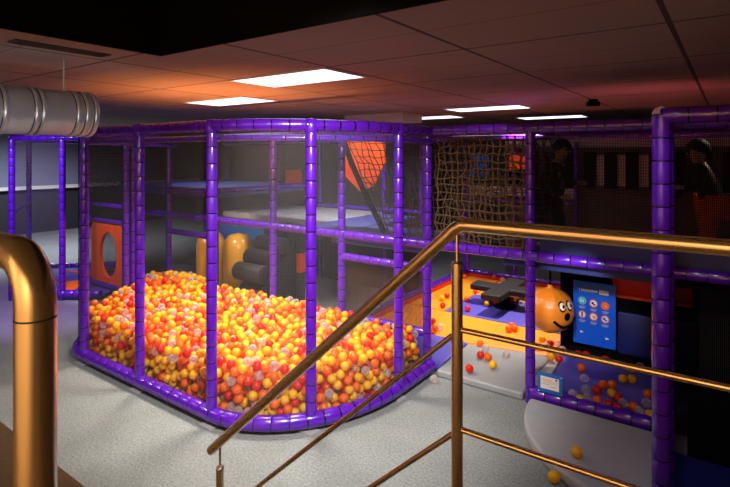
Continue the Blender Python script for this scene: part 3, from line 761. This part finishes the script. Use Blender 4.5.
    for s in (-1, 1):
        e = MB().lathe([(0, -.009 * S), (.009 * S, 0), (0, .009 * S)], (hc.x + hr * .80, hc.y + s * .030 * S, hc.z - .004 * S), 10).build('eye', M['black'], t, (0, 0, 0))
        MB().lathe([(0, -.018 * S), (.011 * S, 0), (0, .018 * S)], (hc.x, hc.y + s * hr * .9, hc.z - .012 * S), 10).build('ear', M['skin'], t, (0, 0, 0))
    MB().lathe([(.012 * S, -.012 * S), (.008 * S, 0), (0, .016 * S)], (hc.x + hr * .88, hc.y, hc.z - .022 * S), 8).build('nose', M['skin'], t, (0, 0, 0))
    MB().box(hc.x + hr * .72, hc.x + hr * .82, hc.y - .018 * S, hc.y + .018 * S, hc.z - .052 * S, hc.z - .046 * S).build('mouth', M['red_pad'], t, (0, 0, 0))
    return t
person('person', (-.13, 5.41, DZ - .02), math.radians(200), 'child in orange trousers and a black top standing on the right deck behind the net', M['blackcloth'], M['orangecloth'], 1.08,
       dict(chs=(.08, 0, .73), nck=(.095, 0, .81), hb=(.11, 0, .855), ht=(.12, 0, .95)))
person('person', (-1.56, 5.38, DZ - .02), math.radians(-20), 'child dressed all in black standing behind the net next to the rope net', M['blackcloth'], M['blackcloth'], 1.08, {})

# ------------------------------------------------------------------ balls
BR = .039
def ball_mesh(mat):
    bm = bmesh.new(); bmesh.ops.create_icosphere(bm, subdivisions=3, radius=BR); me = bpy.data.meshes.new('ball'); bm.to_mesh(me); bm.free()
    me.polygons.foreach_set('use_smooth', [True] * len(me.polygons)); me.materials.append(mat); return me
BM = {k: ball_mesh(M['b_' + k]) for k in ('yellow', 'orange', 'red', 'clear')}
def ball(x, y, z, colr, label, group):
    o = bpy.data.objects.new('plastic_ball', BM[colr]); COL.objects.link(o); o.location = (x, y, z)
    o.rotation_euler = (x * 9, y * 7, z * 5); return tag(o, label, 'ball', group)

# heap: drop balls one by one into the pit outline, each settling at the lowest of a few tries
poly = [(-6.88, 4.46), (-6.42, 3.66), (-6.10, 3.16)] + arc(-5.57, 3.25, .50, .49, -PI, -PI / 2, 5)[1:] + [(-3.45, 2.76)] + arc(-3.45, 3.94, .90, 1.20, -PI / 2, 0, 12)[1:] + [(-2.55, 4.47)]
ext = poly + [(-3.65, 4.46), (-3.65, 4.72), (-5.8, 4.72), (-5.8, 4.46)]
def inside(x, y, pg):
    c_ = False; j = len(pg) - 1
    for i in range(len(pg)):
        if (pg[i][1] > y) != (pg[j][1] > y) and x < (pg[j][0] - pg[i][0]) * (y - pg[i][1]) / (pg[j][1] - pg[i][1]) + pg[i][0]: c_ = not c_
        j = i
    return c_
def edge_dist(x, y, pg):
    m = 9
    for (ax, ay), (bx, by) in zip(pg, pg[1:] + pg[:1]):
        t_ = max(0, min(1, ((x - ax) * (bx - ax) + (y - ay) * (by - ay)) / ((bx - ax) ** 2 + (by - ay) ** 2)))
        m = min(m, math.hypot(x - ax - t_ * (bx - ax), y - ay - t_ * (by - ay)))
    return m
def level(x, y):
    h = .47 + .10 * math.exp(-((x + 6.5) ** 2 + (y - 4.1) ** 2) / .5) + .03 * math.sin(2.1 * x + 1) * math.sin(2.7 * y)
    if y > 4.40 and -5.85 < x < -3.6: h -= min(.25, (y - 4.40) * .8)
    return h
rng = random.Random(11)
cells = {}; D = 2 * BR; heap = []; fails = 0
def rest(x, y):
    z = BR; i, j = int(math.floor(x / D)), int(math.floor(y / D))
    for a in (-1, 0, 1):
        for b in (-1, 0, 1):
            for (u, w_, q) in cells.get((i + a, j + b), ()):
                d2 = (x - u) ** 2 + (y - w_) ** 2
                if d2 < D * D:
                    zz = q + math.sqrt(D * D - d2)
                    if zz > z: z = zz
    return z
while fails < 700 and len(heap) < 9000:
    for _ in range(50):
        x, y = rng.uniform(-6.9, -2.55), rng.uniform(2.74, 4.72)
        if inside(x, y, ext): break
    best = (rest(x, y), x, y)
    step = .05
    for _ in range(14):
        a = rng.uniform(0, 2 * PI); x2, y2 = best[1] + step * math.cos(a), best[2] + step * math.sin(a)
        if not inside(x2, y2, ext): continue
        z2 = rest(x2, y2)
        if z2 < best[0]: best = (z2, x2, y2)
        else: step *= .85
    z, x, y = best
    if z > level(x, y): fails += 1; continue
    fails = max(0, fails - 2)
    cells.setdefault((int(math.floor(x / D)), int(math.floor(y / D))), []).append((x, y, z))
    L_ = cells[(int(math.floor(x / D)), int(math.floor(y / D)))]
    if len(L_) > 4: L_.sort(key=lambda q: q[2]); del L_[0]
    heap.append((x, y, z))
H_ = np.array(heap)
keep = []
for i, (x, y, z) in enumerate(heap):
    near = (np.abs(H_[:, 0] - x) < .08) & (np.abs(H_[:, 1] - y) < .08)
    if z > H_[near][:, 2].max() - .19 or edge_dist(x, y, poly) < .16: keep.append(i)
H_ = H_[keep]
wts = [('yellow', .44), ('orange', .31), ('red', .13), ('clear', .12)]
def pick():
    u = rng.random()
    for k, w_ in wts:
        if u < w_: return k
        u -= w_
    return 'yellow'
cols = [pick() for _ in range(len(H_))]
eye = np.array([0, 0, 2.2]); dist = np.linalg.norm(H_ - eye, axis=1)
vis = []
for i in np.argsort(dist):
    if len(vis) >= 300: break
    d = (H_[i] - eye) / dist[i]; rel = H_ - eye; tt = rel @ d
    perp = np.linalg.norm(rel - tt[:, None] * d, axis=1)
    if np.sum((tt < dist[i] - .02) & (perp < BR * .75)) == 0: vis.append(int(i))
vs = set(vis)
NAMES = dict(yellow='yellow', orange='orange', red='red', clear='clear colourless')
for i in vis:
    ball(*H_[i], cols[i], NAMES[cols[i]] + ' plastic ball among those nearest the front net of the ball pit', 'balls in the ball pit')
# the countless rest as one object
bm = bmesh.new(); bmesh.ops.create_icosphere(bm, subdivisions=2, radius=BR)
bv = np.array([v.co[:] for v in bm.verts]); bf = np.array([[v.index for v in f.verts] for f in bm.faces]); bm.free()
rest_i = [i for i in range(len(H_)) if i not in vs]
n = len(rest_i); V_ = (H_[rest_i][:, None, :] + bv[None]).reshape(-1, 3); F_ = (bf[None] + (np.arange(n) * len(bv))[:, None, None]).reshape(-1, 3)
me = bpy.data.meshes.new('ball_heap'); me.vertices.add(len(V_)); me.vertices.foreach_set('co', V_.ravel())
me.loops.add(F_.size); me.loops.foreach_set('vertex_index', F_.ravel().astype(np.int32))
me.polygons.add(len(F_)); me.polygons.foreach_set('loop_start', np.arange(0, F_.size, 3, dtype=np.int32))
order = ['yellow', 'orange', 'red', 'clear']
for k in order: me.materials.append(M['b_' + k])
me.polygons.foreach_set('material_index', np.repeat([order.index(cols[i]) for i in rest_i], len(bf)).astype(np.int32))
me.polygons.foreach_set('use_smooth', np.ones(len(F_), dtype=bool)); me.update(); me.validate()
o = bpy.data.objects.new('ball_heap', me); COL.objects.link(o)
tag(o, 'deep heap of yellow, orange, red and clear plastic balls filling the pit', 'ball heap', 'balls in the ball pit', 'stuff')
print('balls', len(heap), len(H_), len(vis))

LOOSE_BALLS = [
    (-2.330, 4.380, 0.039, 'clear', 'clear ball lying on the carpet at the corner of the ball pit', 'loose balls on the floors and mats'),
    (-0.880, 3.760, 0.124, 'yellow', 'yellow ball lying on the grey rounded mat', 'loose balls on the floors and mats'),
    (-0.970, 3.520, 0.039, 'yellow', 'yellow ball on the carpet against the edge of the grey rounded mat', 'loose balls on the floors and mats'),
    (-2.240, 5.280, 0.129, 'orange', 'uppermost orange ball on the pale grey ramp mat', 'loose balls on the floors and mats'),
    (-2.150, 5.200, 0.129, 'clear', 'left clear ball, touching two orange balls, on the pale grey ramp mat', 'loose balls on the floors and mats'),
    (-2.115, 4.990, 0.129, 'red', 'red ball in the cluster of four on the pale grey ramp mat', 'loose balls on the floors and mats'),
    (-2.035, 4.990, 0.129, 'orange', 'orange ball beside the red ball of the cluster on the pale grey ramp mat', 'loose balls on the floors and mats'),
    (-1.920, 4.830, 0.129, 'yellow', 'single yellow ball on the pale grey ramp mat', 'loose balls on the floors and mats'),
    (-2.070, 4.610, 0.129, 'red', 'lone red ball near the front edge on the pale grey ramp mat', 'loose balls on the floors and mats'),
    (-1.910, 5.170, 0.129, 'clear', 'lone clear ball near the purple post on the pale grey ramp mat', 'loose balls on the floors and mats'),
    (-3.000, 5.600, 0.149, 'red', 'red ball on the violet blue mat by the corner post of the ball pit', 'loose balls on the floors and mats'),
    (-2.850, 5.380, 0.149, 'orange', 'right orange ball on the violet blue mat by the corner post of the ball pit', 'loose balls on the floors and mats'),
    (-2.860, 5.260, 0.149, 'orange', 'left orange ball on the violet blue mat by the corner post of the ball pit', 'loose balls on the floors and mats'),
    (-2.830, 5.480, 0.149, 'clear', 'clear ball on the violet blue mat by the corner post of the ball pit', 'loose balls on the floors and mats'),
    (-2.160, 6.040, 0.139, 'orange', 'rear orange ball of the three touching on the yellow strip', 'loose balls on the floors and mats'),
    (-2.150, 5.910, 0.139, 'orange', 'left orange ball of the three touching on the yellow strip', 'loose balls on the floors and mats'),
    (-2.100, 5.970, 0.139, 'orange', 'right orange ball of the three touching on the yellow strip', 'loose balls on the floors and mats'),
    (-3.680, 8.020, 0.139, 'orange', 'orange ball in the far left corner of the yellow mats', 'loose balls on the floors and mats'),
    (-3.260, 8.270, 0.139, 'orange', 'orange ball by the far purple curb behind the cross', 'loose balls on the floors and mats'),
    (-3.170, 7.280, 0.139, 'orange', 'orange ball left of the black cross', 'loose balls on the floors and mats'),
    (-3.040, 7.330, 0.139, 'clear', 'clear ball beside the left arm of the black cross', 'loose balls on the floors and mats'),
    (-2.760, 6.730, 0.139, 'yellow', 'yellow ball in front of the black cross', 'loose balls on the floors and mats'),
    (-3.090, 6.790, 0.139, 'orange', 'orange ball right behind the railing post on the yellow mat', 'loose balls on the floors and mats'),
    (-2.880, 6.360, 0.139, 'red', 'red ball right behind the railing post on the violet blue mat', 'loose balls on the floors and mats'),
    (-3.390, 6.770, 0.139, 'red', 'red ball left of the railing post, upper of two', 'loose balls on the floors and mats'),
    (-3.220, 6.300, 0.139, 'red', 'red ball left of the railing post, lower of two', 'loose balls on the floors and mats'),
    (-3.390, 6.610, 0.139, 'yellow', 'yellow ball on the yellow mat left of the railing post', 'loose balls on the floors and mats'),
    (-2.660, 6.830, 0.139, 'red', 'red ball in the shadow under the black cross', 'loose balls on the floors and mats'),
    (-2.550, 7.120, 0.139, 'red', 'red ball under the right arm of the black cross', 'loose balls on the floors and mats'),
    (-2.380, 7.030, 0.139, 'clear', 'clear ball in the shadow by the right arm of the cross', 'loose balls on the floors and mats'),
    (-2.700, 8.090, 0.139, 'yellow', 'yellow ball behind the black cross', 'loose balls on the floors and mats'),
    (-3.080, 8.180, 0.139, 'clear', 'clear ball behind the black cross', 'loose balls on the floors and mats'),
    (-1.701, 5.567, 0.139, 'orange', 'leftmost orange ball in the small pile under the hanging ball', 'loose balls on the floors and mats'),
    (-1.590, 5.470, 0.189, 'clear', 'left clear ball in the small pile under the hanging ball', 'loose balls on the floors and mats'),
    (-1.575, 5.568, 0.189, 'red', 'rear red ball in the small pile under the hanging ball', 'loose balls on the floors and mats'),
    (-1.525, 5.633, 0.189, 'clear', 'rear clear ball in the small pile under the hanging ball', 'loose balls on the floors and mats'),
    (-1.505, 5.532, 0.139, 'orange', 'orange ball amid others in the small pile under the hanging ball', 'loose balls on the floors and mats'),
    (-1.455, 5.597, 0.139, 'clear', 'rightmost clear ball in the small pile under the hanging ball', 'loose balls on the floors and mats'),
    (-1.500, 5.330, 0.139, 'yellow', 'front yellow ball in the small pile under the hanging ball', 'loose balls on the floors and mats'),
    (-1.420, 5.330, 0.139, 'red', 'front red ball in the small pile under the hanging ball', 'loose balls on the floors and mats'),
    (-1.679, 5.643, 0.189, 'yellow', 'rear yellow ball in the small pile under the hanging ball', 'loose balls on the floors and mats'),
    (-1.301, 5.599, 0.129, 'red', 'left red ball below the blue sign against the black sill', 'loose balls on the floors and mats'),
    (-1.229, 5.631, 0.129, 'red', 'right red ball below the blue sign against the black sill', 'loose balls on the floors and mats'),
    (-1.040, 5.610, 0.129, 'red', 'single red ball under the right edge of the blue sign on the dark violet mat', 'loose balls on the floors and mats'),
    (-1.190, 5.260, 0.129, 'orange', 'orange ball nearest the sign on the dark violet mat', 'loose balls on the floors and mats'),
    (-1.110, 5.030, 0.129, 'clear', 'clear ball before the orange ball nearest the sign on the dark violet mat', 'loose balls on the floors and mats'),
    (-1.050, 4.800, 0.129, 'clear', 'clear ball behind the yellow rail ball on the dark violet mat', 'loose balls on the floors and mats'),
    (-1.120, 4.640, 0.129, 'clear', 'leftmost clear ball, right of the framed notice on the dark violet mat', 'loose balls on the floors and mats'),
    (-1.046, 4.572, 0.129, 'yellow', 'yellow ball at the purple rail near the notice on the dark violet mat', 'loose balls on the floors and mats'),
    (-1.002, 4.637, 0.129, 'clear', 'clear ball at the purple rail near the notice on the dark violet mat', 'loose balls on the floors and mats'),
    (-0.970, 4.850, 0.129, 'red', 'red ball left of two orange balls on the dark violet mat', 'loose balls on the floors and mats'),
    (-0.943, 4.988, 0.129, 'orange', 'left one of the two rear orange balls on the dark violet mat', 'loose balls on the floors and mats'),
    (-0.877, 5.032, 0.129, 'orange', 'right one of the two rear orange balls on the dark violet mat', 'loose balls on the floors and mats'),
    (-0.850, 4.860, 0.129, 'yellow', 'yellow ball in front of the two rear orange balls on the dark violet mat', 'loose balls on the floors and mats'),
    (-0.923, 4.640, 0.129, 'orange', 'orange ball at the rail right of the notice on the dark violet mat', 'loose balls on the floors and mats'),
    (-0.833, 4.621, 0.129, 'red', 'left red ball at the purple rail on the dark violet mat', 'loose balls on the floors and mats'),
    (-0.790, 4.810, 0.129, 'red', 'rear red ball of the rail cluster on the dark violet mat', 'loose balls on the floors and mats'),
    (-0.757, 4.599, 0.129, 'red', 'right red ball at the purple rail on the dark violet mat', 'loose balls on the floors and mats'),
    (-0.739, 4.712, 0.129, 'clear', 'clear ball of the rail cluster on the dark violet mat', 'loose balls on the floors and mats'),
    (-0.661, 4.699, 0.129, 'orange', 'rightmost orange ball at the rail cluster on the dark violet mat', 'loose balls on the floors and mats'),
    (-0.820, 5.230, 0.129, 'yellow', 'left yellow ball of the yellow trio on the dark violet mat', 'loose balls on the floors and mats'),
    (-0.750, 5.270, 0.129, 'yellow', 'right yellow ball of the yellow trio on the dark violet mat', 'loose balls on the floors and mats'),
    (-0.790, 5.530, 0.129, 'yellow', 'rear yellow ball of the yellow trio on the dark violet mat', 'loose balls on the floors and mats'),
    (-0.730, 5.620, 0.129, 'clear', 'clear ball behind the yellow trio on the dark violet mat', 'loose balls on the floors and mats'),
    (-0.590, 5.020, 0.129, 'orange', 'orange ball next to the thick purple post on the dark violet mat', 'loose balls on the floors and mats'),
    (-0.580, 4.830, 0.129, 'clear', 'upper clear ball next to the thick purple post on the dark violet mat', 'loose balls on the floors and mats'),
    (-0.609, 4.641, 0.129, 'clear', 'lower clear ball near the thick purple post on the dark violet mat', 'loose balls on the floors and mats'),
    (-0.531, 4.628, 0.129, 'yellow', 'yellow ball at the rail by the thick purple post on the dark violet mat', 'loose balls on the floors and mats'),
]
for (x, y, z, colr, label, g) in LOOSE_BALLS: ball(x, y, z, colr, label, g)

# ------------------------------------------------------------------ lamps and added fill lights
def area(name, loc, target, size, power, color, spread=None, sy=None):
    l = bpy.data.lights.new(name, 'AREA'); l.energy = power; l.color = color; l.size = size
    if sy: l.shape = 'RECTANGLE'; l.size_y = sy
    if spread: l.spread = math.radians(spread)
    o = bpy.data.objects.new(name, l); COL.objects.link(o); o.location = loc
    o.rotation_euler = (Vector(target) - Vector(loc)).to_track_quat('-Z', 'Y').to_euler(); return o
def spot(name, loc, target, power, color, ang=70, blend=.6, r=.06):
    l = bpy.data.lights.new(name, 'SPOT'); l.energy = power; l.color = color; l.spot_size = math.radians(ang); l.spot_blend = blend; l.shadow_soft_size = r
    o = bpy.data.objects.new(name, l); COL.objects.link(o); o.location = loc
    o.rotation_euler = (Vector(target) - Vector(loc)).to_track_quat('-Z', 'Y').to_euler(); return o
WARM, COOL, VIO = (1, .86, .70), (.93, .95, 1), (.62, .40, 1)
spot('pit_spot', (-3.5, 3.5, 2.88), (-3.6, 3.6, 0), 800, WARM, 100, .6, .32)
spot('pit_spot', (-5.3, 3.7, 2.88), (-5.1, 3.5, 0), 650, WARM, 95, .6, .32)
spot('mat_spot', (-2.3, 6.7, 2.88), (-2.6, 6.7, 0), 680, WARM, 80)
spot('front_lamp', (-1.1, 1.5, 2.86), (-2.9, 3.3, .9), 800, (1, .93, .84), 76, .8, .2)
spot('bag_fill', (-2.15, 4.95, 1.18), (-1.49, 5.27, .62), 16, WARM, 45)  # added fill that brightens the hanging ball, no fixture here
spot('side_lamp', (-.3, 2.5, 2.88), (-1.0, 3.6, 0), 42, COOL, 95)
spot('left_lamp', (-7.6, 2.0, 2.88), (-8.4, 3.4, .8), 420, VIO, 90)
spot('gate_fill', (-7.3, 3.2, 2.2), (-8.0, 4.2, .6), 150, WARM, 50)  # added warm fill aimed at the orange hole panel
spot('left_floor_lamp', (-6.6, .9, 2.88), (-5.6, 1.9, 0), 110, COOL, 110)
spot('far_left_lamp', (-12.5, 5.0, 2.88), (-13.5, 5.0, 0), 700, COOL, 140)
spot('deck_fill', (-4.4, 5.9, 2.88), (-4.6, 6.0, 1.2), 220, (.9, .88, 1), 110)
spot('sign_fill', (-.95, 3.3, 1.75), (-1.22, 5.5, .58), 130, COOL, 26)  # added fill in mid-air that brightens the blue sign
spot('duct_fill', (-2.5, .5, 2.0), (-4.15, 1.7, 2.5), 45, COOL, 40)  # added fill to lift the duct, not a fitting of the room
spot('deck_fill', (.2, 5.9, 2.86), (-.1, 5.4, 1.4), 34, WARM, 90)
spot('panel_fill', (-3.5, 4.75, 2.86), (-3.95, 5.5, 2.05), 110, WARM, 50)  # added fill that makes the sloping orange panel bright
spot('barrel_fill', (-6.2, 4.75, 1.45), (-6.75, 5.6, .7), 30, WARM, 95)  # added fill for the otherwise dark foam barrels
spot('deck_fill', (-7.2, 5.6, 2.88), (-7.2, 5.7, 1.7), 70, COOL, 100)  # extra fill added to lighten the upper deck
spot('net_fill', (-1.6, 3.9, 2.86), (-2.1, 4.7, 1.7), 16, WARM, 60)  # added weak fill that gives the ropes their glints
spot('ceiling_glow_fill', (-4.7, 3.7, 1.45), (-4.8, 3.9, 3), 260, (1, .34, .09), 125, 1)  # added uplight standing in for orange light bounced off the balls
spot('ceiling_glow_fill', (-.6, 6.0, 1.9), (-.9, 7.0, 3), 22, (1, .16, .22), 140, 1)  # added pink uplight that tints the far ceiling
area('wall_fill', (-3.2, -1.4, 3.4), (-3.2, -3, 1.8), 1.6, 195, (1, .76, .48))  # added behind the camera so the brass reflects a warm lit wall
area('wall_fill', (.8, -1.4, 3.4), (.8, -3, 1.8), 1.6, 195, (1, .76, .48))  # second added light on the wall reflected in the brass
w = bpy.data.worlds.new('world'); SC.world = w; w.use_nodes = True
w.node_tree.nodes['Background'].inputs[0].default_value = (.5, .5, .6, 1); w.node_tree.nodes['Background'].inputs[1].default_value = .01
SC.view_settings.view_transform = 'Standard'
SC.view_settings.exposure = 0
